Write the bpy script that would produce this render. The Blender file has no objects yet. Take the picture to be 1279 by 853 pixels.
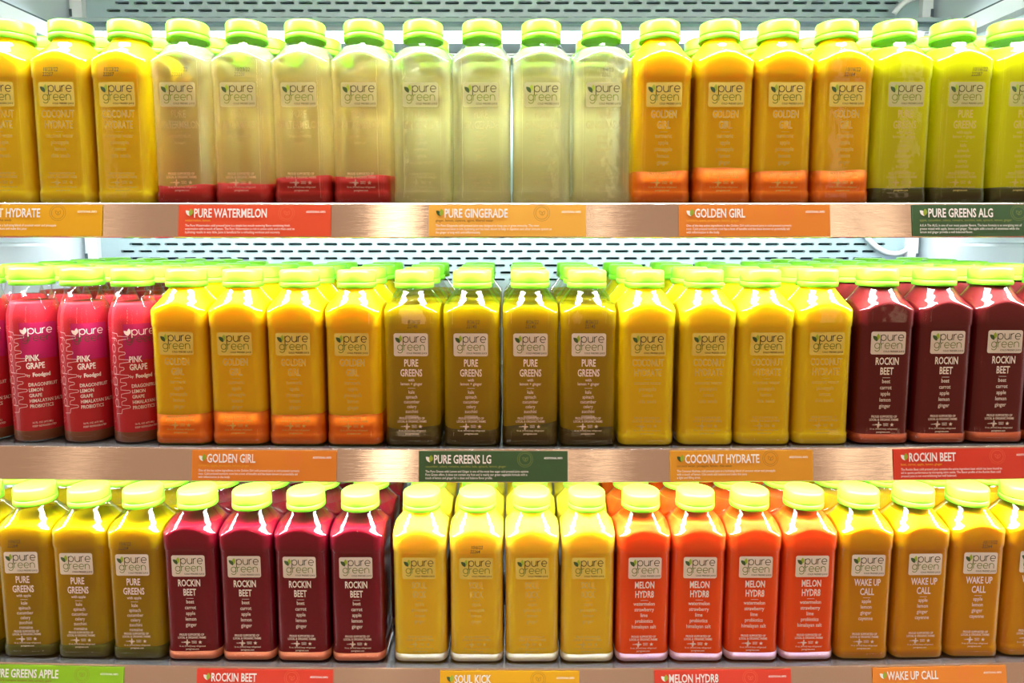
import bpy, bmesh, math, random
from mathutils import Vector, Matrix
random.seed(7)
scn = bpy.context.scene
COL = scn.collection
R = math.radians

# ------------------------------------------------------------------ camera, world, light, exposure
CZ = 1.272                      # eye height
cam_d = bpy.data.cameras.new('camera'); cam = bpy.data.objects.new('camera', cam_d); COL.objects.link(cam)
cam.location = (0, -0.703, CZ); cam.rotation_euler = (R(84), 0, 0)
cam_d.sensor_fit = 'HORIZONTAL'; cam_d.sensor_width = 36; cam_d.lens = 850 / 1279 * 36
cam_d.shift_y = -0.0371; cam_d.clip_start = 0.02
scn.camera = cam
vs = scn.view_settings
vs.view_transform = 'Standard'; vs.look = 'None'; vs.gamma = 1; vs.use_curve_mapping = False
vs.exposure = 0.08
cy = scn.cycles
cy.max_bounces = 14; cy.diffuse_bounces = 5; cy.glossy_bounces = 4; cy.transmission_bounces = 8
cy.transparent_max_bounces = 28; cy.sample_clamp_indirect = 6; cy.caustics_reflective = False; cy.caustics_refractive = False
w = bpy.data.worlds.new('shop_ambient'); scn.world = w; w.use_nodes = True
w.node_tree.nodes['Background'].inputs[0].default_value = (1.0, 0.57, 0.34, 1)
w.node_tree.nodes['Background'].inputs[1].default_value = 0.42

LED_SHELF = 105.0     # emission of the strips behind each shelf edge
LED_BACK = 26.0      # emission of the tube on the rear wall
LED_REAR = 23.0     # emission of the strips under the shelves near the rear wall
LAMP = 1.0
def lamp(name, loc, sx, sy, radiance, color=(1, .72, .46)):
    """upright lit panel facing the cooler; energy from the wanted radiance"""
    d = bpy.data.lights.new(name, 'AREA'); d.shape = 'RECTANGLE'; d.size = sx; d.size_y = sy; d.energy = radiance * math.pi * sx * sy * LAMP; d.color = color
    o = bpy.data.objects.new(name, d); COL.objects.link(o); o.location = loc; o.rotation_euler = (R(90), 0, 0); o.rotation_euler = (R(-90), 0, R(180))
# tall narrow lights of the shop behind the photographer (they streak the brushed rails)
for x, s, e in ((-.56, .12, 4.0), (.24, .05, 1.6), (.42, .06, 2.2), (1.55, .07, 2.6), (1.78, .07, 2.6), (-2.0, .07, 1.5)):
    lamp('shop_light_column', (x, -2.5, CZ + .45), s, 2.0, e)

# ------------------------------------------------------------------ materials
def mat(name, base, rough=.5, metal=0, spec=.5, sss=0, rad=.02, emit=None, estr=0):
    m = bpy.data.materials.new(name); m.use_nodes = True
    b = m.node_tree.nodes['Principled BSDF']; i = b.inputs
    i['Base Color'].default_value = (*base, 1); i['Roughness'].default_value = rough; i['Metallic'].default_value = metal
    i['Specular IOR Level'].default_value = spec
    if sss:
        i['Subsurface Weight'].default_value = sss; i['Subsurface Scale'].default_value = rad
        i['Subsurface Radius'].default_value = (1, 1, .6)
    if emit:
        i['Emission Color'].default_value = (*emit, 1); i['Emission Strength'].default_value = estr
    return m
def noise_mix(m, c2, scale=30, amount=.3, stretch=(1, 1, 1)):
    """small procedural variation of the base colour"""
    nt = m.node_tree; b = nt.nodes['Principled BSDF']; c1 = tuple(b.inputs['Base Color'].default_value)
    tc = nt.nodes.new('ShaderNodeTexCoord'); mp = nt.nodes.new('ShaderNodeMapping'); mp.inputs['Scale'].default_value = stretch
    n = nt.nodes.new('ShaderNodeTexNoise'); n.inputs['Scale'].default_value = scale
    mx = nt.nodes.new('ShaderNodeMix'); mx.data_type = 'RGBA'
    mx.inputs[6].default_value = c1; mx.inputs[7].default_value = (*c2, 1)
    mu = nt.nodes.new('ShaderNodeMath'); mu.operation = 'MULTIPLY'; mu.inputs[1].default_value = amount
    nt.links.new(tc.outputs['Object'], mp.inputs[0]); nt.links.new(mp.outputs[0], n.inputs[0])
    nt.links.new(n.outputs[0], mu.inputs[0]); nt.links.new(mu.outputs[0], mx.inputs[0]); nt.links.new(mx.outputs[2], b.inputs['Base Color'])
    return m
def see_through(m, fac, tint):
    """part of the light passes straight through"""
    nt = m.node_tree; out = nt.nodes['Material Output']; b = nt.nodes['Principled BSDF']
    t = nt.nodes.new('ShaderNodeBsdfTransparent'); t.inputs[0].default_value = (*tint, 1)
    mx = nt.nodes.new('ShaderNodeMixShader'); mx.inputs[0].default_value = fac
    nt.links.new(b.outputs[0], mx.inputs[1]); nt.links.new(t.outputs[0], mx.inputs[2]); nt.links.new(mx.outputs[0], out.inputs[0])
    return m
def translucent(m, fac, col):
    nt = m.node_tree; out = nt.nodes['Material Output']
    src = out.inputs[0].links[0].from_socket
    t = nt.nodes.new('ShaderNodeBsdfTranslucent'); t.inputs[0].default_value = (*col, 1)
    mx = nt.nodes.new('ShaderNodeMixShader'); mx.inputs[0].default_value = fac
    nt.links.new(src, mx.inputs[1]); nt.links.new(t.outputs[0], mx.inputs[2]); nt.links.new(mx.outputs[0], out.inputs[0])
    return m
def film(name, base, clear, trans):
    """printed plastic film: clear part, light-diffusing part, the rest reflects"""
    m = translucent(mat(name, base, .45, 0, .3), trans / max(1e-3, 1 - clear), base)
    nt = m.node_tree; out = nt.nodes['Material Output']; src = out.inputs[0].links[0].from_socket
    t = nt.nodes.new('ShaderNodeBsdfTransparent'); mx = nt.nodes.new('ShaderNodeMixShader'); mx.inputs[0].default_value = clear
    nt.links.new(src, mx.inputs[1]); nt.links.new(t.outputs[0], mx.inputs[2]); nt.links.new(mx.outputs[0], out.inputs[0])
    return m
def clear_plastic():
    m = bpy.data.materials.new('clear_plastic'); m.use_nodes = True; nt = m.node_tree
    nt.nodes.remove(nt.nodes['Principled BSDF']); out = nt.nodes['Material Output']
    t = nt.nodes.new('ShaderNodeBsdfTransparent'); t.inputs[0].default_value = (.975, .985, .98, 1)
    g = nt.nodes.new('ShaderNodeBsdfGlossy'); g.inputs['Roughness'].default_value = .05
    n = nt.nodes.new('ShaderNodeTexNoise'); n.inputs['Scale'].default_value = 45
    tc = nt.nodes.new('ShaderNodeTexCoord'); bp = nt.nodes.new('ShaderNodeBump'); bp.inputs['Strength'].default_value = .12; bp.inputs['Distance'].default_value = .002
    nt.links.new(tc.outputs['Object'], n.inputs[0]); nt.links.new(n.outputs[0], bp.inputs['Height']); nt.links.new(bp.outputs[0], g.inputs['Normal'])
    lw = nt.nodes.new('ShaderNodeLayerWeight'); lw.inputs[0].default_value = .5
    p = nt.nodes.new('ShaderNodeMath'); p.operation = 'POWER'; p.inputs[1].default_value = 3.2
    a = nt.nodes.new('ShaderNodeMath'); a.operation = 'MULTIPLY_ADD'; a.inputs[1].default_value = .75; a.inputs[2].default_value = .038
    nt.links.new(lw.outputs['Facing'], p.inputs[0]); nt.links.new(p.outputs[0], a.inputs[0])
    mx = nt.nodes.new('ShaderNodeMixShader'); nt.links.new(a.outputs[0], mx.inputs[0])
    nt.links.new(t.outputs[0], mx.inputs[1]); nt.links.new(g.outputs[0], mx.inputs[2]); nt.links.new(mx.outputs[0], out.inputs[0])
    return m
CLEAR = clear_plastic()
CAPM = translucent(mat('lime_cap_plastic', (.27, .80, .035), .34, 0, .3), .3, (.39, .92, .014))
WHITE = noise_mix(mat('white_liner', (.80, .88, .93), .35), (.74, .83, .90), 6, .5)
STANDARD = mat('white_enamel', (.88, .90, .92), .3)
SEAM = mat('dark_seam', (.06, .09, .10), .5)
PANEL = noise_mix(mat('painted_steel', (.50, .62, .66), .28, .35), (.40, .55, .58), 9, .6)
TEAL = mat('coil_cavity', (.035, .10, .10), .6)
CABLE = mat('white_cable_sheath', (.85, .88, .9), .4)
LEDM = mat('led_strip', (1, 1, 1), .5, emit=(.90, 1, .98), estr=LED_SHELF)
LEDC = mat('canopy_led_strip', (1, 1, 1), .5, emit=(.90, 1, .98), estr=LED_SHELF)
LEDB = mat('led_tube', (1, 1, 1), .5, emit=(.90, 1, 1), estr=LED_BACK)
LEDR = mat('rear_led_strip', (1, 1, 1), .5, emit=(.90, 1, 1), estr=LED_REAR)
PLATE = noise_mix(mat('shelf_steel', (.50, .47, .48), .22, .9), (.40, .37, .38), 12, .5, (1, 8, 8))
def brushed():
    m = mat('brushed_rail_steel', (.88, .80, .74), .15, 1.0)
    nt = m.node_tree; b = nt.nodes['Principled BSDF']
    b.inputs['Anisotropic'].default_value = .95
    tg = nt.nodes.new('ShaderNodeCombineXYZ'); tg.inputs[2].default_value = 1      # polished along the rail: highlights spread up and down
    nt.links.new(tg.outputs[0], b.inputs['Tangent'])
    tc = nt.nodes.new('ShaderNodeTexCoord'); mp = nt.nodes.new('ShaderNodeMapping'); mp.inputs['Scale'].default_value = (8, 900, 900)
    n = nt.nodes.new('ShaderNodeTexNoise'); n.inputs['Scale'].default_value = 1.0; n.inputs['Detail'].default_value = 3
    bp = nt.nodes.new('ShaderNodeBump'); bp.inputs['Strength'].default_value = .14; bp.inputs['Distance'].default_value = .0006
    nt.links.new(tc.outputs['Object'], mp.inputs[0]); nt.links.new(mp.outputs[0], n.inputs[0]); nt.links.new(n.outputs[0], bp.inputs['Height'])
    nt.links.new(bp.outputs[0], b.inputs['Normal'])
    return m
RAIL = brushed()

# juice: name -> liquid material
def juice(name, base, sss=1.0, rad=.014, c2=None):
    m = mat(name, base, .5, 0, .08, sss, rad)
    if c2: noise_mix(m, c2, 22, .5)
    return m
J = {
 'coconut_top': juice('cloudy_yellow_juice', (.97, .66, .008)),
 'watermelon': see_through(juice('pale_pink_water', (.96, .80, .44), .7, .03), .80, (.985, .92, .74)),
 'ginger': see_through(juice('pale_ginger_water', (.97, .86, .54), .7, .03), .84, (.992, .958, .82)),
 'golden': juice('turmeric_juice', (.97, .58, .002)),
 'lemongreen': see_through(juice('lemon_green_juice', (.80, .80, .004), .9, .03), .30, (.92, .92, .12)),
 'pink': juice('pink_grape_juice', (.60, .022, .040), .5, .01),
 'olive': see_through(juice('olive_green_juice', (.62, .46, .001), .8, .03), .58, (.93, .77, .03)),
 'coconut': juice('coconut_yellow_juice', (.97, .68, .006)),
 'beet': juice('beet_juice', (.13, .006, .008), .4, .008),
 'apple': see_through(juice('amber_green_juice', (.54, .35, .001), .8, .03), .44, (.88, .66, .02)),
 'beet_low': juice('crimson_beet_juice', (.17, .0008, .010), .4, .008),
 'soul': juice('pineapple_juice', (.97, .62, .035), 1, .016),
 'melon': juice('melon_juice', (.90, .09, .008), .9, .010),
 'wake': juice('amber_juice', (.64, .28, .001), .9, .010),
}
S = {  # settled pulp; for beet, soul, melon a coloured stand-in for the clear plastic base
 'watermelon': juice('red_pulp', (.34, .008, .007), .3, .01, (.45, .02, .015)),
 'golden': juice('orange_pulp', (.80, .165, .004), .5, .02),
 'lemongreen': juice('dark_green_pulp', (.045, .045, .004), .3, .01),
 'pink': juice('brown_pulp', (.24, .08, .035), .4, .01),
 'olive': juice('brown_green_pulp', (.050, .034, .003), .3, .01, (.075, .05, .004)),
 'beet': juice('rust_base', (.34, .06, .02), .4, .01),
 'apple': juice('moss_pulp', (.10, .10, .010), .3, .01, (.07, .075, .012)),
 'beet_low': juice('coral_base', (.64, .19, .10), .5, .01),
 'soul': juice('cream_base', (.95, .88, .62), .6, .02),
 'melon': juice('pink_base', (.90, .52, .70), .5, .02),
}
LABELM = see_through(mat('cream_film', (.85, .77, .66), .45), .15, (1, .97, .9))
LABELY = film('thin_cream_film', (.95, .80, .17), .32, .05)
LABELC = film('clear_cream_film', (.95, .90, .62), .55, .10)
INK_DARK = mat('dark_olive_ink', (.055, .045, .012), .6)
INK_GREEN = mat('green_ink', (.13, .18, .005), .6)
LEAF_DARK = mat('dark_leaf_ink', (.03, .07, .01), .6)
LEAF_LIGHT = mat('light_leaf_ink', (.30, .42, .02), .6)
INK_CREAM = mat('cream_ink', (.93, .83, .74), .6)
INK_FAINT = film('faint_cream_ink', (.97, .80, .22), .35, .05)
INK_GHOST = film('ghost_cream_ink', (.97, .90, .66), .80, .05)
INK_BLACK = see_through(mat('date_ink', (.05, .04, .02), .6), .12, (1, 1, 1))

# ------------------------------------------------------------------ mesh helpers
def mesh_obj(name, verts, faces, m, parent=None, smooth=False, loc=None):
    me = bpy.data.meshes.new(name); me.from_pydata(verts, [], faces); me.update()
    if smooth: me.polygons.foreach_set('use_smooth', [True] * len(me.polygons))
    if m: me.materials.append(m)
    return link(name, me, parent, loc)
def link(name, me, parent=None, loc=None):
    o = bpy.data.objects.new(name, me); COL.objects.link(o)
    if parent: o.parent = parent
    if loc is not None: o.location = loc
    return o
def make_mesh(name, vf, m, smooth=False):
    me = bpy.data.meshes.new(name); me.from_pydata(vf[0], [], vf[1]); me.update()
    if smooth: me.polygons.foreach_set('use_smooth', [True] * len(me.polygons))
    me.materials.append(m); return me
def join(*parts):
    V, F = [], []
    for v, f in parts:
        n = len(V); V += list(v); F += [tuple(i + n for i in q) for q in f]
    return V, F
def box(x0, x1, y0, y1, z0, z1):
    v = [(x, y, z) for z in (z0, z1) for y in (y0, y1) for x in (x0, x1)]
    f = [(0, 2, 3, 1), (4, 5, 7, 6), (0, 1, 5, 4), (2, 6, 7, 3), (0, 4, 6, 2), (1, 3, 7, 5)]
    return v, f
def rings(rs, close0=True, close1=True):
    n = len(rs[0]); V = [p for r in rs for p in r]; F = []
    for i in range(len(rs) - 1):
        for k in range(n):
            a, b = i * n + k, i * n + (k + 1) % n
            F.append((a, b, b + n, a + n))
    if close0: F.append(tuple(reversed(range(n))))
    if close1: F.append(tuple(range((len(rs) - 1) * n, len(rs) * n)))
    return V, F
def lathe(prof, n=40, rib=0):
    return rings([[((r + (rib if k % 2 and ribbed else 0)) * math.cos(2 * math.pi * k / n), (r + (rib if k % 2 and ribbed else 0)) * math.sin(2 * math.pi * k / n), z)
                   for k in range(n)] for r, z, ribbed in prof])
def ribbon(pts, wd, closed=False):
    """flat stroke of width wd along 2-D points"""
    n = len(pts); V = []; F = []
    for i, (x, y) in enumerate(pts):
        if closed: a, b = pts[i - 1], pts[(i + 1) % n]
        else: a, b = pts[max(i - 1, 0)], pts[min(i + 1, n - 1)]
        dx, dy = b[0] - a[0], b[1] - a[1]; l = math.hypot(dx, dy) or 1
        nx, ny = -dy / l * wd / 2, dx / l * wd / 2
        V += [(x + nx, y + ny, 0), (x - nx, y - ny, 0)]
    for i in range(n if closed else n - 1):
        j = (i + 1) % n
        F.append((2 * i + 1, 2 * j + 1, 2 * j, 2 * i))
    return V, F
def arc(cx, cyy, rx, ry, a0, a1, n=12):
    return [(cx + rx * math.cos(R(a0 + (a1 - a0) * i / n)), cyy + ry * math.sin(R(a0 + (a1 - a0) * i / n))) for i in range(n + 1)]
W_ = .92
def letter(c):
    w_, r = W_, W_ / 2
    if c == 'p': return [arc(r, .5, r, .5, 0, 360, 20), [(0, 1), (0, -.5)]], w_
    if c == 'u': return [[(0, 1), (0, .45)] + arc(.42, .45, .42, .45, 180, 360)[1:] + [(.84, 1)], [(.84, 1), (.84, 0)]], .84
    if c == 'r': return [[(0, 0), (0, 1)], arc(.42, .55, .42, .45, 180, 80, 7)], .48
    if c == 'e': return [[(.04, .5), (w_, .5)] + arc(r, .5, r, .5, 0, 315, 18)[1:]], w_
    if c == 'g': return [arc(r, .5, r, .5, 0, 360, 20), [(w_, 1), (w_, -.1)] + arc(r, -.08, r, .42, 0, -155, 9)], w_
    if c == 'n': return [[(0, 0), (0, 1)], arc(.42, .55, .42, .45, 180, 0) + [(.84, 0)]], .84
    if c == 'f': return [[(.15, 0), (.15, 1.1)] + arc(.42, 1.1, .27, .35, 180, 70, 5), [(0, .9), (.5, .9)]], .5
    if c == 'o': return [arc(r, .5, r, .5, 0, 360, 18)], w_
    if c == 'd': return [arc(r, .5, r, .5, 0, 360, 18), [(w_, 1.6), (w_, 0)]], w_
def stroke_word(word, x, y, h, wd, gap=.26, sx=1.0):
    parts = []
    for c in word:
        st, adv = letter(c)
        for s in st: parts.append(ribbon([(x + px * h * sx, y + py * h) for px, py in s], wd))
        x += (adv + gap) * h * sx
    return join(*parts), x - gap * h * sx
def leaf_shape(cx, cyy, l, wd, ang, n=10):
    pts = []
    for i in range(n + 1):
        t = i / n; pts.append((wd * math.sin(math.pi * t) ** .8, l * (t - .5)))
    for i in range(1, n):
        t = 1 - i / n; pts.append((-wd * math.sin(math.pi * t) ** .8 * .55, l * (t - .5)))
    a = R(ang); pts = [(cx + x * math.cos(a) - y * math.sin(a), cyy + x * math.sin(a) + y * math.cos(a), 0) for x, y in pts]
    return pts, [tuple(range(len(pts)))]
_tc = {}
def text(s, size, align='CENTER', sx=1.0, bold=0.0, line=1.0, res=2):
    """built-in font as 2-D vertices and faces"""
    key = (s, size, align, sx, bold, line)
    if key in _tc: return _tc[key]
    c = bpy.data.curves.new('type', 'FONT'); c.body = s; c.size = size; c.align_x = align; c.offset = bold * size
    c.space_line = line; c.resolution_u = res; c.fill_mode = 'BOTH'
    o = bpy.data.objects.new('type', c); COL.objects.link(o)
    dg = bpy.context.evaluated_depsgraph_get(); me = bpy.data.meshes.new_from_object(o.evaluated_get(dg))
    V = [(v.co.x * sx, v.co.y, 0) for v in me.vertices]; F = [tuple(p.vertices) for p in me.polygons]
    bpy.data.objects.remove(o); bpy.data.curves.remove(c); bpy.data.meshes.remove(me)
    _tc[key] = (V, F); return V, F
def move(vf, dx, dy): return [(x + dx, y + dy, z) for x, y, z in vf[0]], vf[1]
def on_face(vf, yoff): return [(x, yoff, y) for x, y, z in vf[0]], vf[1]          # 2-D sheet -> the bottle's front plane
def on_round(vf, rad, phi0=0): # 2-D sheet wrapped round a cylinder
    return [(rad * math.sin(x / rad + phi0), -rad * math.cos(x / rad + phi0), y) for x, y, z in vf[0]], vf[1]
def rrect(x0, x1, y0, y1, r, n=5):
    p = []
    for cx, cyy, a in ((x1 - r, y1 - r, 0), (x0 + r, y1 - r, 90), (x0 + r, y0 + r, 180), (x1 - r, y0 + r, 270)):
        p += arc(cx, cyy, r, r, a, a + 90, n)
    return [(x, y, 0) for x, y in p], [tuple(range(len(p)))]
def thing(o, label, cat, group=None):
    o['label'] = label; o['category'] = cat
    if group: o['group'] = group
    return o
def struct(name, vf, m, smooth=False):
    o = mesh_obj(name, vf[0], vf[1], m, None, smooth); o['kind'] = 'structure'; return o

# ------------------------------------------------------------------ cooler shell
YB = .47; XL, XR = -.735, .705
SH = {'T': CZ + .0283, 'M': CZ - .2269, 'B': CZ - .4723}
SAG = {'T': .0005, 'M': .0038, 'B': .0070}
def sag(row, x): return SH[row] + SAG[row] * (x / .54) ** 2
FLOOR_Z = SH['B'] - .10
struct('wall_left', box(XL - .03, XL, -.12, YB + .05, FLOOR_Z, CZ + .62), WHITE)
struct('wall_right', box(XR, XR + .03, -.12, YB + .05, FLOOR_Z, CZ + .62), WHITE)
struct('wall_back', join(box(XL, XR, YB + .035, YB + .05, FLOOR_Z, CZ + .62)), TEAL)
struct('floor', box(XL - .03, XR + .03, -.10, YB + .05, FLOOR_Z - .03, FLOOR_Z), WHITE)
struct('ceiling', box(XL - .03, XR + .03, -.02, YB + .05, CZ + .60, CZ + .63), WHITE)
# perforated steel panels of the rear wall
def slot_panel(x0, x1, z0, nrow, pw=.03033, ph=.0122, sw=.0225, sh=.0036):
    V, F = [], []; ncol = int((x1 - x0) / pw + .01)
    def stad(cx, cz, g, y):
        hw, hh = sw / 2 + g, sh / 2 + g; s = hw - hh; p = []
        for k in range(6): a = -90 + 180 * k / 5; p.append((cx + s + hh * math.cos(R(a)), y, cz + hh * math.sin(R(a))))
        for k in range(6): a = 90 + 180 * k / 5; p.append((cx - s + hh * math.cos(R(a)), y, cz + hh * math.sin(R(a))))
        return p
    for r in range(nrow):
        off = pw / 2 if r % 2 else 0
        for c in range(ncol):
            cx = x0 + off + (c + .5) * pw; cz = z0 + (r + .5) * ph
            n = len(V)
            if c == 0 or c == ncol - 1:
                V += [(cx + pw / 2, YB, cz - ph / 2), (cx + pw / 2, YB, cz + ph / 2), (cx - pw / 2, YB, cz + ph / 2), (cx - pw / 2, YB, cz - ph / 2)]; F.append((n, n + 1, n + 2, n + 3)); continue
            rect = [(cx + pw / 2, YB, cz - ph / 2), (cx + pw / 2, YB, cz + ph / 2), (cx - pw / 2, YB, cz + ph / 2), (cx - pw / 2, YB, cz - ph / 2)]
            a = stad(cx, cz, .0013, YB); b = stad(cx, cz, .0006, YB - .0011); d = stad(cx, cz, 0, YB - .0004); e = stad(cx, cz, 0, YB + .006)
            V += rect + a + b + d + e
            ia = [n + 4 + k for k in range(12)]
            F.append((n + 0, n + 1, ia[5], ia[4], ia[3], ia[2], ia[1], ia[0]))
            F.append((n + 1, n + 2, ia[6], ia[5]))
            F.append((n + 2, n + 3, ia[11], ia[10], ia[9], ia[8], ia[7], ia[6]))
            F.append((n + 3, n + 0, ia[0], ia[11]))
            for lv in range(3):
                p0 = n + 4 + lv * 12; p1 = p0 + 12
                for k in range(12): F.append((p0 + k, p0 + (k + 1) % 12, p1 + (k + 1) % 12, p1 + k))
        # half cells that square off the staggered rows
        for xa, xb in (((x0, x0 + off) if off else (0, 0)), ((x0 + ncol * pw + off, x0 + ncol * pw + pw / 2))):
            if xb - xa > 1e-4:
                n = len(V); zz0, zz1 = z0 + r * ph, z0 + (r + 1) * ph
                V += [(xa, YB, zz0), (xb, YB, zz0), (xb, YB, zz1), (xa, YB, zz1)]; F.append((n, n + 1, n + 2, n + 3))
    return (V, F), x0 + (ncol + .5) * pw, z0 + nrow * ph
PX0 = -.706
pa, px1, z1 = slot_panel(PX0, .675, CZ - .088, 7)
pb, _, z2 = slot_panel(PX0, .675, CZ + .3345, 10)
def sheet(x0, x1, za, zb): return [(x0, YB, za), (x1, YB, za), (x1, YB, zb), (x0, YB, zb)], [(0, 1, 2, 3)]
struct('trim_1', join(pa, sheet(PX0, px1, FLOOR_Z, CZ - .088)), PANEL)
struct('trim_2', join(pb, sheet(PX0, px1, z1, CZ + .3345), sheet(PX0, px1, z2, CZ + .60)), PANEL)
# rear corner uprights with a keyhole slot column
def upright(x0, x1):
    vf = box(x0, x1, YB - .012, YB + .02, FLOOR_Z, CZ + .60)
    return vf
for nme, x0, x1 in (('trim_3', PX0 - .020, PX0), ('trim_4', px1, px1 + .017)):
    u = struct(nme, upright(x0, x1), STANDARD)
    sl = []
    for k in range(22):
        zc = FLOOR_Z + .08 + k * .05; s = x0 - .0005 if x0 < 0 else x1 - .0035
        sl.append(box(s, s + .004, YB - .0135, YB - .0115, zc - .006, zc + .006))
    o = mesh_obj('keyhole_slots', *join(*sl), SEAM, u)
# raised moulded panels on the side walls
def side_panel(xw, sgn):
    pts = [(-.10, -.26), (-.10, -.012)]
    pts += [(.435 - .075 + .075 * math.sin(R(a)), -.0905 + .075 * math.cos(R(a))) for a in range(0, 91, 10)]
    pts += [(.435, -.26)]
    def ring(d, g): 
        out = []
        for y, z in pts:
            out.append((xw + sgn * d, y - (g if y > .3 else 0), CZ + z - (g if z > -.25 else 0)))
        return out
    V, F = rings([ring(0, 0), ring(.006, .002), ring(.008, .006)], False, True)
    return V, F
struct('trim_5', side_panel(XL, 1), WHITE)
struct('trim_6', side_panel(XR, -1), WHITE)
# ledges along the side walls and the metal channels beneath the upper grille
for nme, x0, x1, s0, s1 in (('trim_7', XL, XL + .022, XL + .018, XL + .0225), ('trim_8', XR - .022, XR, XR - .0225, XR - .018)):
    l = struct(nme, box(x0, x1, -.05, YB - .02, CZ + .298, CZ + .320), STANDARD)
    o = mesh_obj('ledge_seam', *box(s0, s1, -.05, YB - .02, CZ + .320, CZ + .3222), SEAM, l)
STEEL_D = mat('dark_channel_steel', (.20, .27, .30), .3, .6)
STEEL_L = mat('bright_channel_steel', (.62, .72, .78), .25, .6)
def prism_x(prof, x0, x1):
    n = len(prof); V = [(x0, y, z) for y, z in prof] + [(x1, y, z) for y, z in prof]
    F = [(i, (i + 1) % n, n + (i + 1) % n, n + i) for i in range(n)] + [tuple(reversed(range(n))), tuple(range(n, 2 * n))]
    return V, F
def yz(y, z): return (y, CZ + z)
struct('trim_9', prism_x([yz(.470, .3415), yz(.415, .3375), yz(.413, .3306), yz(.470, .3306)], PX0 - .02, px1 + .02), STEEL_L)
struct('trim_10', prism_x([yz(.470, .3306), yz(.425, .3306), yz(.425, .324), yz(.470, .324)], PX0 - .02, px1 + .02), STEEL_D)
struct('trim_11', prism_x([yz(.470, .324), yz(.418, .324), yz(.416, .3165), yz(.470, .3165)], PX0 - .005, px1 + .005), STEEL_L)
t12 = struct('trim_12', prism_x([yz(.470, .3022), yz(.430, .3022), yz(.428, .2872), yz(.470, .2872)], PX0 - .005, px1 + .005), STEEL_D)
struct('trim_13', join(prism_x([yz(.470, .2855), yz(.426, .2855), yz(.426, .283), yz(.470, .283)], PX0, px1),
                       prism_x([yz(.470, .281), yz(.424, .281), yz(.424, .2785), yz(.470, .2785)], PX0, px1)), STANDARD)
tube = mesh_obj('fluorescent_tube', *rings([[(x, .434 + .0066 * math.cos(R(a)), CZ + .3093 + .0066 * math.sin(R(a))) for a in range(0, 360, 24)] for x in (-.69, .66)]), LEDB, None, True)
thing(tube, 'long white glowing light tube under the upper slotted rear panel', 'light')
for x0, x1 in ((-.703, -.688), (.658, .673)):
    mesh_obj('end_cap', *box(x0, x1, .424, .444, CZ + .3025, CZ + .3162), STANDARD, tube)
# canopy above the top shelf with its own strip
can = mesh_obj('canopy', *join(box(XL, XR, -.040, .06, CZ + .30, CZ + .34), box(XL, XR, -.040, -.034, CZ + .262, CZ + .30), box(-.70, .68, -.017, .007, CZ + .2745, CZ + .30)), WHITE); can['kind'] = 'structure'
cl = mesh_obj('canopy_light', *box(-.70, .68, -.016, .006, CZ + .268, CZ + .274), LEDC)
thing(cl, 'long white light strip under the canopy above the top shelf', 'light')
# white cables clipped across the right rear corner
def tube_path(pts, rad, n=8):
    rs = []
    for i, p in enumerate(pts):
        a, b = Vector(pts[max(i - 1, 0)]), Vector(pts[min(i + 1, len(pts) - 1)]); d = (b - a).normalized()
        u = d.cross(Vector((0, 1, 0))).normalized(); v = d.cross(u)
        rs.append([tuple(Vector(p) + rad * (u * math.cos(2 * math.pi * k / n) + v * math.sin(2 * math.pi * k / n))) for k in range(n)])
    return rings(rs)
def bez(p0, p1, p2, p3, n=18):
    P = [Vector(p) for p in (p0, p1, p2, p3)]
    return [tuple((1 - t) ** 3 * P[0] + 3 * (1 - t) ** 2 * t * P[1] + 3 * (1 - t) * t * t * P[2] + t ** 3 * P[3]) for t in [i / n for i in range(n + 1)]]
c1 = mesh_obj('power_cable', *tube_path(bez((.585, .463, CZ + .02), (.63, .463, CZ - .058), (.69, .463, CZ - .058), (.698, .462, CZ + .03)), .0045), CABLE, None, True)
thing(c1, 'white cable sagging across the right rear corner below the top shelf', 'cable')
c2 = mesh_obj('power_cable', *tube_path(bez((.62, .445, CZ + .352), (.645, .44, CZ + .395), (.69, .42, CZ + .37), (.700, .36, CZ + .352)), .0045), CABLE, None, True)
thing(c2, 'white cable arching beside the upper slotted panel, above the greenish bottles', 'cable')

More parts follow.
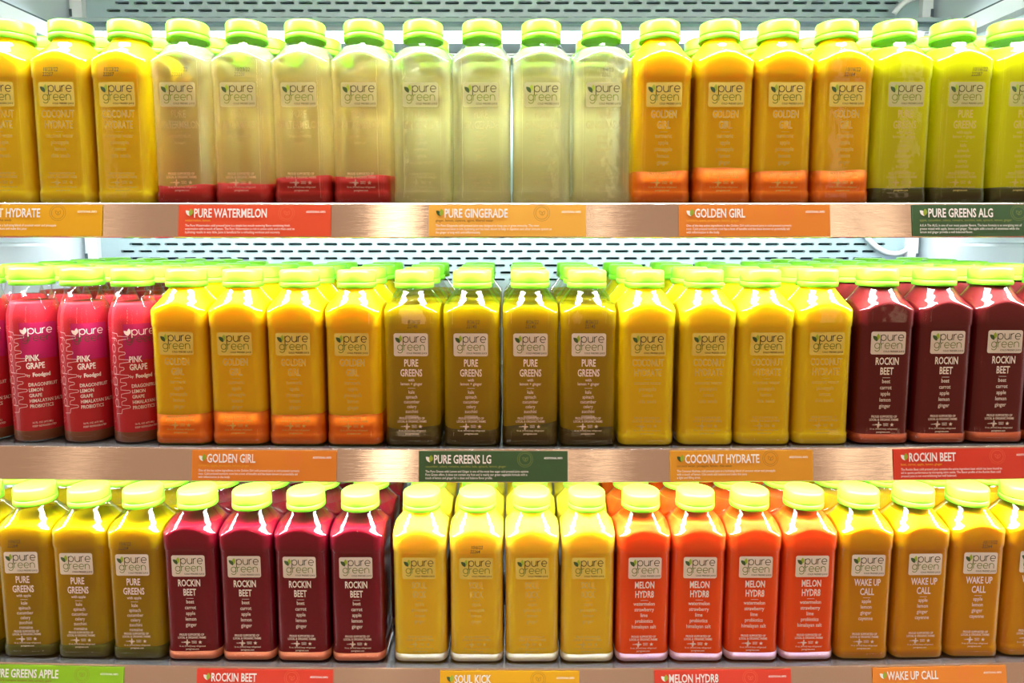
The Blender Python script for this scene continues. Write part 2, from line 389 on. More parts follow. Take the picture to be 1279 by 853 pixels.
# ------------------------------------------------------------------ shelves with price rails
RAIL_Y0, RAIL_Y1, RAIL_H = -.0075, -.0145, .0335
NX = 28
def strip_x(prof, row, x0=XL + .004, x1=XR - .004, closed=True):
    rs = []
    for i in range(NX + 1):
        x = x0 + (x1 - x0) * i / NX; z0 = sag(row, x)
        rs.append([(x, y, z0 + z) for y, z in prof])
    return rings(rs)
LBL = {'T': 'top', 'M': 'middle', 'B': 'bottom'}
for row in 'TMB':
    sh = mesh_obj('cooler_shelf', *strip_x([(.455, -.0005), (RAIL_Y0, -.0005), (RAIL_Y0, -.0035), (.455, -.0035)], row), PLATE)
    thing(sh, 'steel %s shelf of the cooler with a coppery price rail along its edge' % LBL[row], 'shelf')
    mesh_obj('price_rail', *strip_x([(RAIL_Y0, 0), (RAIL_Y0 - .0012, .0006), (RAIL_Y0 - .0020, -.0004), (RAIL_Y1, -RAIL_H), (RAIL_Y1 + .0012, -RAIL_H - .0008),
                                     (RAIL_Y1 + .006, -RAIL_H - .0008), (RAIL_Y1 + .006, -RAIL_H + .0004), (RAIL_Y1 + .0018, -RAIL_H + .0006), (RAIL_Y0, -.003)], row), RAIL, sh)
    if row != 'B':
        ls = mesh_obj('light_strip', *strip_x([(-.0100, -.0215), (-.0100, -.0245), (.0100, -.0245), (.0100, -.0215)], row, -.70, .68), LEDM, sh)
        mesh_obj('strip_housing', *strip_x([(-.0078, -.0037), (-.0108, -.0212), (.0110, -.0212), (.0120, -.0037)], row, -.705, .685), STANDARD, ls)
        rs_ = mesh_obj('rear_light_strip', *strip_x([(.395, -.0045), (.395, -.0075), (.415, -.0075), (.415, -.0045)], row, -.70, .68), LEDR, sh)
    else:
        for x in (-.6, 0, .6):
            mesh_obj('bracket', *box(x - .01, x + .01, .02, .44, FLOOR_Z, sag(row, x) - .004), STANDARD, sh)

# ------------------------------------------------------------------ bottle shapes (metres)
A, RC = .0300, .0105
def r_square(phi, a, rc):
    p = abs((phi + math.pi / 4) % (math.pi / 2) - math.pi / 4)
    c = a - rc
    if math.tan(p) * a <= c: return a / math.cos(p)
    s = math.cos(p) + math.sin(p)
    return c * s + math.sqrt(max(0, (c * s) ** 2 - (2 * c * c - rc * rc)))
PHI = []
for q in range(4):
    for k in range(-10, 11): PHI.append(q * math.pi / 2 + math.atan((A - RC) * k / 10 / A))
    c0 = math.atan((A - RC) / A)
    for k in range(1, 7): PHI.append(q * math.pi / 2 + c0 + (math.pi / 2 - 2 * c0) * k / 7)
CONE = [(.138, .0460), (.1425, .0392), (.151, .0300), (.158, .0240), (.165, .0188), (.168, .0175), (.190, .0175)]
def cone(z):
    if z <= CONE[0][0]: return .05
    for (z0, r0), (z1, r1) in zip(CONE, CONE[1:]):
        if z <= z1: return r0 + (r1 - r0) * (z - z0) / (z1 - z0)
    return CONE[-1][1]
def half(z):
    if z < .003: return A - .0032 + .0032 * math.sin(min(1, z / .003) * math.pi / 2)
    if z < .0120: return A
    if z < .0135: return A - .0006 * (z - .012) / .0015
    if z < .1255: return A - .0006
    if z < .1275: return A - .0006 + .0006 * (z - .1255) / .002
    return A
def smin(a, b, k=.0008):
    h = max(k - abs(a - b), 0) / k
    return min(a, b) - h * h * k * .25
def sec(z, ins=0, zz=None):
    a = half(z) - ins
    return [(smin(r_square(p, a, RC - ins), max(.004, cone(z) - ins)) * math.cos(p), smin(r_square(p, a, RC - ins), max(.004, cone(z) - ins)) * math.sin(p), z if zz is None else zz) for p in PHI]
ZL = [0, .0006, .0015, .003, .0117, .0125, .0137, .02, .05, .09, .1253, .1262, .1276, .132, .1385] + [.1385 + .00125 * k for k in range(1, 22)] + [.1662, .168, .176]
def square_shell():
    rs = [sec(z) for z in ZL]
    inner = [(x * .72, y * .72, .0022) for x, y, z in sec(.003)]
    return rings([inner] + rs, True, False)
def square_fill(top, ins=.0008, bottom=.0012):
    zs = [z for z in ZL if bottom < z < top - .0004]
    rs = [[(x * .97, y * .97, bottom) for x, y, z in sec(bottom + .002, ins)]] + [sec(z, ins) for z in zs] + [sec(top, ins)]
    # slightly raised rim where the liquid clings to the wall
    rs.append([(x * .95, y * .95, top - .0006) for x, y, z in sec(top, ins)])
    return rings(rs)
def wave(phi, seed, amp):
    return amp * (.55 * math.sin(phi + seed * 1.7) + .3 * math.sin(2 * phi + seed * 2.9) + .25 * math.sin(5 * phi + seed))
def square_sed(h, amp, seed, ins=.0004):
    zs = [z for z in ZL if .0008 < z < h - amp * 1.2]
    rs = [sec(z, ins) for z in zs]
    top = []
    for (x, y, z), p in zip(sec(h, ins), PHI): top.append((x, y, h + wave(p, seed, amp)))
    rs.append(top); rs.append([(x * .96, y * .96, z - .0003) for x, y, z in top])
    return rings(rs)
RR = .0262
def round_r(z):
    pts = [(0, .0235), (.0012, .0252), (.003, RR), (.128, RR), (.136, .0256), (.144, .0238), (.151, .0210), (.157, .0185), (.162, .0176), (.19, .0176)]
    for (z0, r0), (z1, r1) in zip(pts, pts[1:]):
        if z <= z1: return r0 + (r1 - r0) * (z - z0) / (z1 - z0)
ZR = [0, .0012, .003, .012, .0128, .05, .09, .128, .132, .136, .140, .144, .1475, .151, .154, .157, .162, .168, .176]
def round_shell(): return rings([[(round_r(z) * math.cos(2 * math.pi * k / 48), round_r(z) * math.sin(2 * math.pi * k / 48), z) for k in range(48)] for z in ZR], True, False)
def round_fill(z0, z1, ins):
    zs = [z0] + [z for z in ZR if z0 < z < z1] + [z1]
    return rings([[((round_r(z) - ins) * math.cos(2 * math.pi * k / 48), (round_r(z) - ins) * math.sin(2 * math.pi * k / 48), z) for k in range(48)] for z in zs])
# cap: ribbed skirt, groove, tamper band
CAPME = make_mesh('cap', lathe([(.0185, .1735, 0), (.0202, .1732, 0), (.0206, .1738, 0), (.0207, .1745, 1), (.0205, .1835, 1), (.0200, .1850, 0), (.0190, .1858, 0), (.0165, .1860, 0), (.0160, .1857, 0)], 96, .00016), CAPM, True)
BANDME = make_mesh('tamper_band', lathe([(.0178, .1682, 0), (.0206, .1672, 0), (.0211, .1676, 0), (.0211, .1722, 0), (.0204, .1731, 0), (.0186, .1732, 0)], 64), CAPM, True)
SHELL_SQ = make_mesh('bottle_shell', square_shell(), CLEAR, True)
SHELL_RD = make_mesh('bottle_shell', round_shell(), CLEAR, True)
# ------------------------------------------------------------------ printed matter on the bottles
YF = -(A - .0006)
def face_mesh(name, vf, m, lift, rnd=False):
    return make_mesh(name, on_round(vf, RR + lift) if rnd else on_face(vf, YF - lift), m)
MM = .001
LAB = rrect(-.018, .018, .097, .1212, .0022)
LABME = face_mesh('brand_label', LAB, LABELM, .00022)
LABYME = face_mesh('brand_label', LAB, LABELY, .00022); LABCME = face_mesh('brand_label', LAB, LABELC, .00022)
LABKIND = {'golden': LABYME, 'coconut': LABYME, 'coconut_top': LABYME, 'soul': LABYME, 'lemongreen': LABCME, 'ginger': LABCME, 'watermelon': LABCME}
def brand(x, z, k=1.0):
    a, xe = stroke_word('pure', x + .0072 * k, z + .0118 * k, .0062 * k, .00085 * k, .25, .98)
    b, _ = stroke_word('green', x + .0012 * k, z + .0035 * k, .0057 * k, .00075 * k, .25, .98)
    l1 = leaf_shape(x + .0012 * k, z + .0140 * k, .0074 * k, .0025 * k, 38); l2 = leaf_shape(x + .0036 * k, z + .0155 * k, .0080 * k, .0025 * k, -14)
    t = move(text('COLD PRESSED JUICE', .0024 * k, 'LEFT', .95, .02), x + .0105 * k, z - .0004 * k)
    return a, b, l1, l2, t
BR = brand(-.0152, .0998)
PUREME = face_mesh('logo_lettering', join(BR[0], BR[4]), INK_DARK, .00045)
GREENME = face_mesh('green_lettering', BR[1], INK_GREEN, .00045)
L1ME = face_mesh('dark_leaf', BR[2], LEAF_DARK, .0005); L2ME = face_mesh('light_leaf', BR[3], LEAF_LIGHT, .00047)
def star(cx, cyy, r):
    p = [(cx + (r if k % 2 == 0 else r * .42) * math.sin(math.pi * k / 5), cyy + (r if k % 2 == 0 else r * .42) * math.cos(math.pi * k / 5), 0) for k in range(10)]
    return p, [tuple(range(10))]
def icons(z):
    parts = [star(.0088, z, .0023), star(-.0055, z, .0026)]
    for a in range(0, 360, 90): parts.append(leaf_shape(-.0055 + .0022 * math.cos(R(a)), z + .0022 * math.sin(R(a)), .0028, .0009, a - 90))
    parts += [move(text('NON\nGMO', .0021, 'CENTER', 1.1, .02, .8), .0022, z + .0003), move(text('USDA', .0017, 'CENTER', 1, .02), -.0098, z - .0006)]
    return join(*parts)
FINE = join(move(text('PROUD SUPPORTED OF\nLOCAL & ORGANIC FARMS', .0035, 'CENTER', .72, .025, .95), 0, .0292), icons(.0215),
            move(text('16 oz. (473ml) keep refrigerated', .0026, 'CENTER', .85, .012), 0, .0162), move(text('puregreen.com', .0028, 'CENTER', .85, .02), 0, .0128))
def title(lines, sub=None):
    t = move(text('\n'.join(lines), .0108, 'CENTER', .60, .022, .98), 0, .0862)
    parts = [t]; z = .0722
    if sub:
        parts.append(move(text(sub, .0044, 'CENTER', .85, .012, .95), 0, .0702)); z = .0702 - .0042 * sub.count('\n') - .0032
    parts.append(rrect(-.0040, .0040, z - .0002, z + .0002, .0001, 1))
    return join(*parts), z
def ingredients(lst, z, pitch=.0066, size=.0060):
    return join(*[move(text(s, size, 'CENTER', .80, .010), 0, z - .0058 - k * pitch) for k, s in enumerate(lst)])
PRINT = {}
def flavour_print(key, lines, ingr, ink, sub=None, pitch=.0066, size=.0060):
    t, z = title(lines, sub)
    PRINT[key] = [face_mesh('flavour_lettering', t, ink, .00035), face_mesh('ingredient_lettering', ingredients(ingr, z, pitch, size), ink, .00035), face_mesh('fine_print', FINE, ink, .00035)]
GRN = ['kale', 'spinach', 'cucumber', 'celery', 'zucchini', 'romaine']
flavour_print('beet', ['ROCKIN', 'BEET'], ['beet', 'carrot', 'apple', 'lemon', 'ginger'], INK_CREAM)
PRINT['beet_low'] = PRINT['beet']
flavour_print('olive', ['PURE', 'GREENS'], GRN, INK_CREAM, 'with\nlemon + ginger', .0052, .0052)
flavour_print('apple', ['PURE', 'GREENS'], GRN, INK_CREAM, 'with apple', .0056, .0055)
flavour_print('lemongreen', ['PURE', 'GREENS'], GRN, INK_FAINT, 'with apple\nlemon + ginger', .0052, .0052)
flavour_print('melon', ['MELON', 'HYDR8'], ['watermelon', 'strawberry', 'lime', 'probiotics', 'himalayan salt'], INK_CREAM)
flavour_print('wake', ['WAKE UP', 'CALL'], ['apple', 'lemon', 'ginger', 'cayenne'], INK_CREAM)
flavour_print('soul', ['SOUL', 'KICK'], ['apple', 'pineapple', 'lemon', 'ginger'], INK_FAINT)
flavour_print('golden', ['GOLDEN', 'GIRL'], ['turmeric', 'apple', 'pineapple', 'lemon', 'ginger'], INK_FAINT)
flavour_print('coconut', ['COCONUT', 'HYDRATE'], ['coconut water', 'pineapple', 'lemon', 'chia seeds'], INK_FAINT)
PRINT['coconut_top'] = PRINT['coconut']
flavour_print('ginger', ['PURE', 'GINGERADE'], ['ginger', 'lemon', 'cayenne', 'agave', 'filtered water'], INK_GHOST)
flavour_print('watermelon', ['PURE', 'WATERMELON'], ['watermelon', 'lemon'], INK_GHOST)
PRINT['watermelon'][2] = face_mesh('fine_print', FINE, film('rosy_cream_ink', (.95, .70, .55), .35, .05), .00035)
# pink sleeve of the round bottles
PINK_PANEL = see_through(mat('magenta_print', (.50, .006, .10), .5), .25, (1, .4, .5))
PINK_INK = mat('rose_ink', (.90, .52, .55), .6)
SAND_INK = mat('sand_ink', (.90, .72, .66), .6)
def grid_sheet(x0, x1, z0, z1, n=10):
    V = [(x0 + (x1 - x0) * i / n, z, 0) for z in (z0, z1) for i in range(n + 1)]
    return V, [(i, i + 1, n + 2 + i, n + 1 + i) for i in range(n)]
def shear(vf, a): return [(x, y + a * x, z) for x, y, z in vf[0]], vf[1]
BP = brand(-.0115, .106, .92)
pt = join(move(text('PINK\nGRAPE', .0090, 'LEFT', .62, .025, .92), -.009, .088), move(text('by', .004, 'LEFT', .9, .01), -.009, .0715), move(text('Foodgod', .0056, 'LEFT', .80, .05), -.0035, .0712))
pi_ = join(*[move(text(s, .0052, 'LEFT', .74, .015), -.008, .0608 - k * .0058) for k, s in enumerate(['DRAGONFRUIT', 'LEMON', 'GRAPE', 'HIMALAYAN SALT', 'PROBIOTICS'])])
pf = join(move(text('16 FL OZ (473 ML)', .0028, 'LEFT', .85, .01), -.007, .0205), move(text('KEEP REFRIGERATED', .0028, 'LEFT', .85, .01), -.007, .0168))
def drips():
    parts = []
    # dripping outline down the side: long tongues reaching right, short bays between
    pts = [(-.0265, .1195), (-.020, .1185)]
    z = .1160; tong = [.0095, .0035, .0060, .0095, .0040, .0085, .0055, .0090, .0045, .0080]
    for t in tong:
        pts += [(-.0195, z), (-.0195 + t * .7, z - .0004)] + [(-.0195 + t + .0012 * math.cos(R(a)), z - .0018 + .0014 * math.sin(R(a))) for a in (70, 20, -30, -70)] + [(-.0195 + t * .6, z - .0036), (-.0190, z - .0046)]
        z -= .0082
    pts += [(-.0200, .0330), (-.0265, .0325)]
    parts.append(ribbon(pts, .0006))
    w1, _ = stroke_word('foodgod', 0, 0, .0072, .0006, .35)
    V = [(-.0275 + y * .62, .1150 - x * 1.28, 0) for x, y, z in w1[0]]; parts.append((V, [tuple(reversed(f)) for f in w1[1]]))
    return join(*parts)
PRINT['pink'] = [make_mesh('magenta_panel', on_round(grid_sheet(-.0135, .021, .090, .1285), RR + .0003), PINK_PANEL, True),
                 face_mesh('flavour_lettering', pt, SAND_INK, .0005, True), face_mesh('ingredient_lettering', pi_, SAND_INK, .0005, True),
                 face_mesh('fine_print', pf, SAND_INK, .0005, True), face_mesh('drip_outline', drips(), PINK_INK, .0005, True),
                 face_mesh('logo_lettering', join(BP[0]), SAND_INK, .0006, True), face_mesh('green_lettering', BP[1], INK_DARK, .0006, True), face_mesh('leaf_emblem', join(BP[2], BP[3]), SAND_INK, .0006, True)]
BACKME = make_mesh('back_label', ([(x, A + .0002, z) for x, z in ((-.024, .0045), (.024, .0045), (.024, .0185), (-.024, .0185))], [(0, 1, 2, 3)]), film('white_back_film', (.95, .93, .85), .35, .35))
_b = []
_x = -.019
for k in range(26):
    _w = (.0004, .0009, .0006, .0012)[k * 7 % 4]
    _b.append(([(_x, A + .0004, .006), (_x + _w, A + .0004, .006), (_x + _w, A + .0004, .0165), (_x, A + .0004, .0165)], [(0, 1, 2, 3)])); _x += _w + (.0007, .0005, .0010)[k % 3]
BARME = make_mesh('barcode', join(*_b), see_through(mat('grey_bar_ink', (.25, .24, .18), .6), .5, (1, 1, 1)))
def date_mesh(s, x):
    vf = text(s, .0056, 'LEFT', .78, .004, .85)
    V = [(x + px + .12 * py, py, 0) for px, py, _ in vf[0]]
    return face_mesh('date_code', (V, vf[1]), INK_BLACK, .0013)
# ------------------------------------------------------------------ flavours: fill height, sediment height (clear bottle base on beet, soul and melon), amplitude
FILL = {'coconut_top': .170, 'watermelon': .160, 'ginger': .158, 'golden': .170, 'lemongreen': .158, 'pink': .150, 'olive': .150, 'coconut': .170,
        'beet': .166, 'apple': .150, 'beet_low': .153, 'soul': .170, 'melon': .157, 'wake': .160}
SED = {'watermelon': (.0235, .0028), 'golden': (.0335, .0015), 'lemongreen': (.0165, .0012), 'olive': (.021, .0042), 'beet': (.0118, .0006),
       'apple': (.0150, .0016), 'beet_low': (.0112, .0006), 'soul': (.0105, .0007), 'melon': (.0105, .0006)}
SEDH = {'watermelon': (-.004, -.002, .003, .006), 'golden': (0, .0035, -.0005, .001), 'olive': (0, -.001, .001, 0)}
FILLME, SEDME = {}, {}
for k, h in FILL.items():
    if k == 'pink':
        FILLME[k] = make_mesh('juice', round_fill(.0124, h, .0007), J[k], True)
        SEDME[k] = [make_mesh('sediment_or_base', round_fill(.0012, .0122, .0007), S[k], True)]
    else:
        FILLME[k] = make_mesh('juice', square_fill(h), J[k], True)
        if k in SED: SEDME[k] = [make_mesh('sediment_or_base', square_sed(SED[k][0] + dh, SED[k][1], s * 2.3 + .6), S[k], True) for s, dh in enumerate(SEDH.get(k, (0, 0, 0, 0)))]
SHORT = {'coconut_top': 'cloudy yellow', 'watermelon': 'red-bottomed pale', 'ginger': 'clear pale', 'golden': 'golden orange', 'lemongreen': 'yellow-green',
         'pink': 'round pink', 'olive': 'olive green', 'coconut': 'bright yellow', 'beet': 'maroon', 'apple': 'amber green', 'beet_low': 'dark crimson', 'soul': 'cream-shouldered yellow', 'melon': 'orange-red', 'wake': 'amber orange'}
ORD = ['first', 'second', 'third', 'fourth']
def bottle(key, row, x, depth_row, label, printed=True, date=None, yaw=0, seed=0):
    rnd = key == 'pink'
    y = .0305 + depth_row * .0622 + (0 if not rnd else -.002)
    o = link('juice_bottle', SHELL_RD if rnd else SHELL_SQ)
    o.location = (x, y, sag(row, x) + .0002); o.rotation_euler = (0, 0, yaw)
    thing(o, label, 'bottle', '%s bottles on the %s shelf' % (SHORT[key], LBL[row]))
    c = link('cap', CAPME, o); link('tamper_band', BANDME, c)
    link('juice', FILLME[key], o)
    if key in SEDME: link('sediment_or_base', SEDME[key][seed % len(SEDME[key])], o)  # beet, soul and melon: layer added as the clear bottle base
    if printed:
        if not rnd:
            l = link('brand_label', LABKIND.get(key, LABME), o)
            for m in (PUREME, GREENME, L1ME, L2ME): link(m.name.split('.')[0], m, l)
        for m in PRINT[key]: link(m.name.split('.')[0], m, o)
        if key == 'ginger' and depth_row == 0:
            bl = link('back_label', BACKME, o); link('barcode', BARME, bl)
        if date:
            d = link('date_code', date_mesh(date[0], date[1]), o)
            d.location = (0, 0, .1315)
    return o
T_ROW = [('coconut_top', [-.5198, -.4584, -.3975]), ('watermelon', [-.3370, -.2760, -.2150, -.1540]), ('ginger', [-.0924, -.0312, .0304, .0928]),
         ('golden', [.1536, .2160, .2768, .3375]), ('lemongreen', [.3975, .4580, .5185])]
M_ROW = [('pink', [-.5714, -.5170, -.4625, -.4085]), ('golden', [-.3510, -.2905, -.2293, -.1675]), ('olive', [-.1054, -.0428, .0195, .0808]),
         ('coconut', [.1430, .2070, .2680, .3295]), ('beet', [.3940, .4556, .5160, .5765])]
B_ROW = [('apple', [-.5930, -.5323, -.4720, -.4115]), ('beet_low', [-.3510, -.2905, -.2300, -.1695]), ('soul', [-.1006, -.0389, .0219, .0830]),
         ('melon', [.1437, .2044, .2648, .3252]), ('wake', [.3866, .4475, .5079, .5683])]
DATES = {('T', 'coconut_top', 1): ('10/23/22\n22207', -.012), ('T', 'coconut_top', 2): ('10/23/22\n22207', -.012), ('T', 'watermelon', 0): ('10/23/22\n22201', -.004), ('T', 'watermelon', 1): ('10/23/22\n22201', -.002),
         ('T', 'ginger', 3): ('9/4/22\n2262', -.002), ('T', 'golden', 3): ('10/16/22\n22164', -.004), ('T', 'lemongreen', 1): ('10/16/22\n22287', .003),
         ('M', 'olive', 0): ('8/26/22\n22145', -.003), ('M', 'olive', 1): ('8/26/22\n22145', -.004), ('M', 'olive', 2): ('8/26/22\n22145', -.005), ('M', 'olive', 3): ('8/26/22\n22145', -.004),
         ('B', 'apple', 1): ('10/6/22\n22264', -.012), ('B', 'apple', 3): ('10/6/22\n22264', -.013), ('B', 'soul', 1): ('10/6/22\n22264', -.006), ('B', 'wake', 2): ('10/15/22\n22264', .000)}
DEPTH = {'T': 3, 'M': 5, 'B': 3}
NTH = ['front', 'second', 'third', 'fourth', 'fifth']
for row, rws in (('T', T_ROW), ('M', M_ROW), ('B', B_ROW)):
    for gi, (key, xs) in enumerate(rws):
        for i, x in enumerate(xs):
            if gi == 0: nb, o_ = SHORT[rws[1][0]], ORD[len(xs) - 1 - i]
            else: nb, o_ = SHORT[rws[gi - 1][0]], ORD[i]
            for d in range(DEPTH[row]):
                if row == 'T' and d == 2 and key not in ('watermelon', 'ginger'): continue
                if row == 'M' and d == 4 and key not in ('pink', 'beet'): continue
                if d == 0:
                    lab = '%s juice bottle, %s shelf front, %s one from the %s bottles' % (SHORT[key], LBL[row], o_, nb)
                else:
                    lab = '%s bottle, %s row back, %s column from the %s ones, %s shelf' % (SHORT[key], NTH[d], o_, nb, LBL[row])
                jx = 0 if d == 0 else random.uniform(-.0006, .0006)
                yw = random.uniform(-.018, .018) + (R(31) if key == 'pink' else 0) if d == 0 else random.uniform(-.01, .01)
                bottle(key, row, x + jx, d, lab, d < 2, DATES.get((row, key, i)) if d == 0 else None, yw, i + d)

# ------------------------------------------------------------------ paper price strips in the rails
def tagmat(n, c): return mat(n, c, .5, 0, .3)
OR_ = tagmat('orange_paper', (.80, .36, .030)); RED = tagmat('red_paper', (.80, .085, .028)); LOR = tagmat('light_orange_paper', (.92, .48, .070)); DOR = tagmat('deep_orange_paper', (.80, .245, .028))
DGR = tagmat('dark_green_paper', (.050, .115, .045)); GRNP = tagmat('leaf_green_paper', (.26, .50, .010)); YOR = tagmat('amber_paper', (.82, .42, .010)); RED2 = tagmat('scarlet_paper', (.70, .048, .022))
TAGINK = mat('ivory_ink', (.95, .92, .90), .6); SEAL_D = mat('brown_ink', (.28, .10, .01), .6); SEAL_R = mat('pale_red_ink', (.85, .18, .06), .6)
SUBY = mat('yellow_ink', (.85, .42, .02), .6); SUBG = mat('sage_ink', (.30, .34, .06), .6)
TILT = math.atan2(RAIL_Y0 - .002 - RAIL_Y1, RAIL_H)
TAGS = [ # row, x0, x1 px, paper, title, ingredients, description, sub ink, seal ink, label
 ('T', -66, 127, YOR, 'COCONUT HYDRATE', 'coconut water, pineapple, lemon, chia seeds', 'The Coconut Hydrate cold pressed juice is a hydrating blend of coconut water and pineapple\nwith a touch of lemon. Chia seeds add texture and make this juice\na light and filling drink.', SEAL_D, SEAL_D, 'amber paper strip on the top rail below the cloudy yellow bottles'),
 ('T', 222.5, 413, RED, 'PURE WATERMELON', 'watermelon, lemon', 'The Pure Watermelon cold pressed juice is a simple but mouth watering flavor combining fresh\nwatermelon with a touch of lemon. The Pure Watermelon is rich in amino acids and is then used to\nhydrating results in very little. Juice is beneficial for a refreshing workout and recovery.', SUBY, SEAL_R, 'red paper strip on the top rail below the pale bottles with red bottoms'),
 ('T', 535.5, 732, LOR, 'PURE GINGERADE', 'ginger, lemon, cayenne, agave, filtered water', 'The Pure Gingerade cold pressed juice was designed to keep you in great immunity. The most\nconcentrated shot is rich, hydrating and has been shown to help in digestion and other immune system as\nthe ginger is long with anti-inflammatory.', SEAL_D, SEAL_D, 'light orange paper strip in the centre of the top rail'),
 ('T', 848.5, 1037, DOR, 'GOLDEN GIRL', 'turmeric, apple, pineapple, lemon, ginger', 'One of the key active ingredients in the Golden Girl cold pressed juice is cold pressed turmeric\nroot. Cold pressed turmeric root has a host of benefits and has been known to potentially aid\nwith inflammation in the body.', SUBY, SEAL_R, 'deep orange paper strip on the top rail below the golden orange bottles'),
 ('T', 1140, 1328, DGR, 'PURE GREENS ALG', 'apple, cucumber, celery, romaine, zucchini, kale, spinach, lemon, ginger', 'A.K.A The ALG, is one of our most popular flavors. The base formula is an energizing mix of\ngreens mixed with apple, lemon and ginger. The apple adds a touch of sweetness while the\nlemon and ginger provide a well balanced flavor.', SUBG, SUBG, 'dark green paper strip on the top rail below the yellow-green bottles'),
 ('M', 239.5, 420, DOR, 'GOLDEN GIRL', 'turmeric, apple, pineapple, lemon, ginger', 'One of the key active ingredients in the Golden Girl cold pressed juice is cold pressed turmeric\nroot. Cold pressed turmeric root has a host of benefits and has been known to potentially aid\nwith inflammation in the body.', SUBY, SEAL_R, 'deep orange paper strip on the middle rail below the golden orange bottles'),
 ('M', 523, 709, DGR, 'PURE GREENS LG', 'cucumber, celery, romaine, zucchini, kale, spinach, lemon, ginger', 'The Pure Greens with Lemon and Ginger is one of the most low sugar cold pressed juice options\nPure Green offers. It does not contain any fruit and is mainly our green vegetable formula with a\ntouch of lemon and ginger for a clean and balance flavor profile.', SUBG, SUBG, 'dark green paper strip on the middle rail below the olive green bottles'),
 ('M', 837, 1015.5, OR_, 'COCONUT HYDRATE', 'coconut water, pineapple, lemon, chia seeds', 'The Coconut Hydrate cold pressed juice is a hydrating blend of coconut water and pineapple\nwith a touch of lemon. Chia seeds add texture and make this juice\na light and filling drink.', SEAL_D, SEAL_D, 'orange paper strip on the middle rail below the bright yellow bottles'),
 ('M', 1116.5, 1299, RED2, 'ROCKIN BEET', 'beet, carrot, apple, lemon, ginger', 'The Rockin Beet cold pressed juice contains the active ingredient beet which has been found to\naid in sports performance by increasing nitric oxide. The flavor profile of the Rockin Beet cold\npressed juice is not overwhelming but well balanced.', SUBY, SEAL_R, 'scarlet paper strip on the middle rail below the maroon bottles'),
 ('B', -28, 153.5, GRNP, 'PURE GREENS APPLE', 'cucumber, celery, romaine, zucchini, kale, spinach, apple', 'The Pure Greens Apple cold pressed juice combines nutrition from our green vegetable\nformula. It is made with fresh celery, cucumber, zucchini and romaine, and apple provides\na touch of sweetness to create balanced flavor.', SEAL_D, SEAL_D, 'leaf green paper strip on the bottom rail below the amber green bottles'),
 ('B', 245.5, 415.5, RED2, 'ROCKIN BEET', 'beet, carrot, apple, lemon, ginger', 'The Rockin Beet cold pressed juice contains the active ingredient beet which has been found to\naid in sports performance by increasing nitric oxide. The flavor profile of the Rockin Beet cold\npressed juice is not overwhelming but well balanced.', SUBY, SEAL_R, 'scarlet paper strip on the bottom rail below the dark crimson bottles'),
 ('B', 549.5, 723.5, YOR, 'SOUL KICK', 'apple, pineapple, lemon, ginger', 'The Soul Kick cold pressed juice is a bright blend of apple and pineapple\nwith lemon and ginger.', SEAL_D, SEAL_D, 'amber paper strip on the bottom rail below the cream-shouldered yellow bottles'),
 ('B', 817.5, 988.5, RED2, 'MELON HYDR8', 'watermelon, strawberry, lime, probiotics, filtered water, pink himalayan sea salt', 'The Melon Hydr8 is a delicious tasting sport performance geared cold pressed\njuice with probiotics and electrolytes.', SUBY, SEAL_R, 'scarlet paper strip on the bottom rail below the orange-red bottles'),
 ('B', 1090.5, 1257, DOR, 'WAKE UP CALL', 'apple, lemon, ginger, cayenne', 'The Wake Up Call cold pressed juice is made with apple and lemon for a spicy kick from the ginger\nand cayenne pepper. The cayenne pepper is great for boosting metabolism. This cold pressed juice\nwill help jumpstart the body even in times.', SUBY, SEAL_R, 'deep orange paper strip on the bottom rail below the amber orange bottles')]
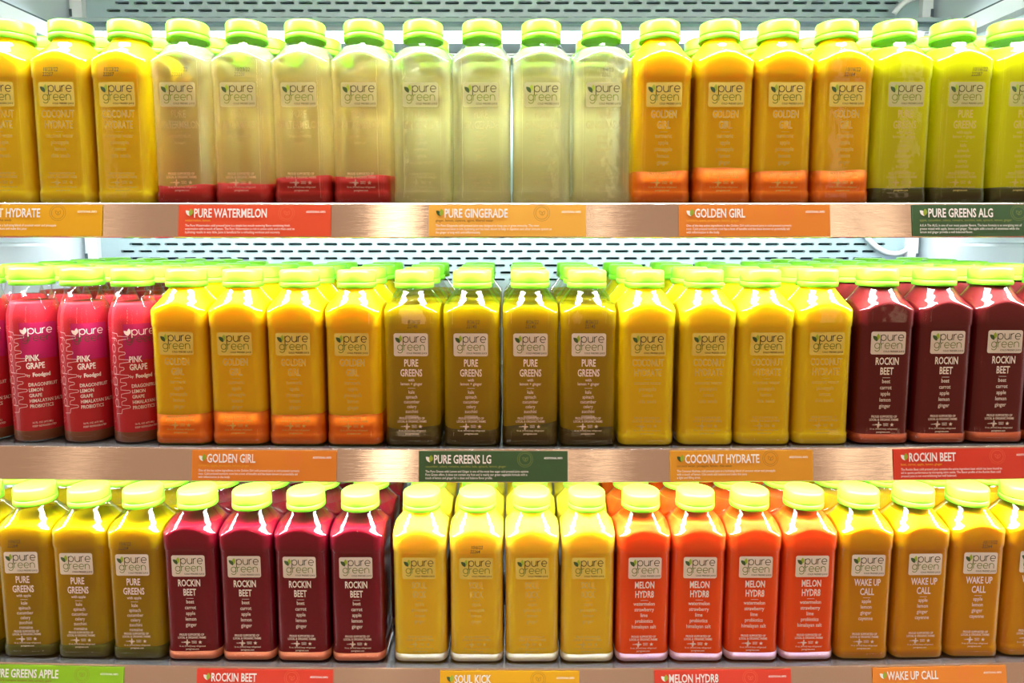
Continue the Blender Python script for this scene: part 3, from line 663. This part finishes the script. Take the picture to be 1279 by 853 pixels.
def circle_seal(cx, cz):
    parts = [ribbon([(cx + .0080 * math.cos(R(a)), cz + .0080 * math.sin(R(a))) for a in range(a0, a0 + 9, 4)], .00035) for a0 in range(0, 360, 12)]
    parts.append(ribbon([(cx + .0062 * math.cos(R(a)), cz + .0062 * math.sin(R(a))) for a in range(0, 360, 12)], .0003, True))
    parts += [ribbon([p[:2] for p in leaf_shape(cx + dx, cz, .005, .0014, an)[0]], .0003, True) for dx, an in ((-.0012, 30), (.0014, -30))]
    return join(*parts)
th = R(6)
for row, p0, p1, paper, ttl, ing, desc, subi, seali, lab in TAGS:
    yr = (RAIL_Y0 + RAIL_Y1) / 2 - .0025; zr = SH[row] - .0168
    zc = (yr + .703) * math.cos(th) - (zr - CZ) * math.sin(th)
    x0, x1 = (p0 - 639.5) / 850 * zc, (p1 - 639.5) / 850 * zc
    xc, wd = (x0 + x1) / 2, x1 - x0
    slope = 2 * SAG[row] * xc / .54 ** 2
    vb = box(-wd / 2, wd / 2, -.0004, .0002, -.0158, .0158)
    o = mesh_obj('price_strip', vb[0], vb[1], paper)
    o.location = (xc, (RAIL_Y0 - .002 + RAIL_Y1) / 2 - .0008, sag(row, xc) - .0170)
    o.rotation_euler = (Matrix.Rotation(-slope, 3, 'Y') @ Matrix.Rotation(-TILT, 3, 'X')).to_euler()
    thing(o, lab, 'price strip', 'paper price strips in the shelf rails')
    def put(name, vf, m, lift=.0007): return mesh_obj(name, *on_face(vf, -lift), m, o)
    L = -wd / 2 + .0070
    tx = text(ttl, .0125, 'LEFT', .63, .022)
    put('title_lettering', move(tx, L + .0085, .0032), TAGINK)
    put('dark_leaf', leaf_shape(L + .0026, .0072, .0072, .0026, 38), TAGINK if subi != SEAL_D else LEAF_DARK)
    put('light_leaf', leaf_shape(L + .0052, .0082, .0074, .0026, -8), LEAF_LIGHT, .00075)
    put('ingredient_lettering', move(text(ing, .0034, 'LEFT', .95, .01), L, -.0010), subi)
    put('description_lettering', move(text(desc, .0034, 'LEFT', .80, .008, 1.0), L, -.0062), TAGINK)
    put('seal_emblem', circle_seal(wd / 2 - .0445, .0075), seali)
    put('heading_lettering', move(text('ADDITIONAL INFO', .0028, 'CENTER', .8, .03), wd / 2 - .0150, .0078), TAGINK)
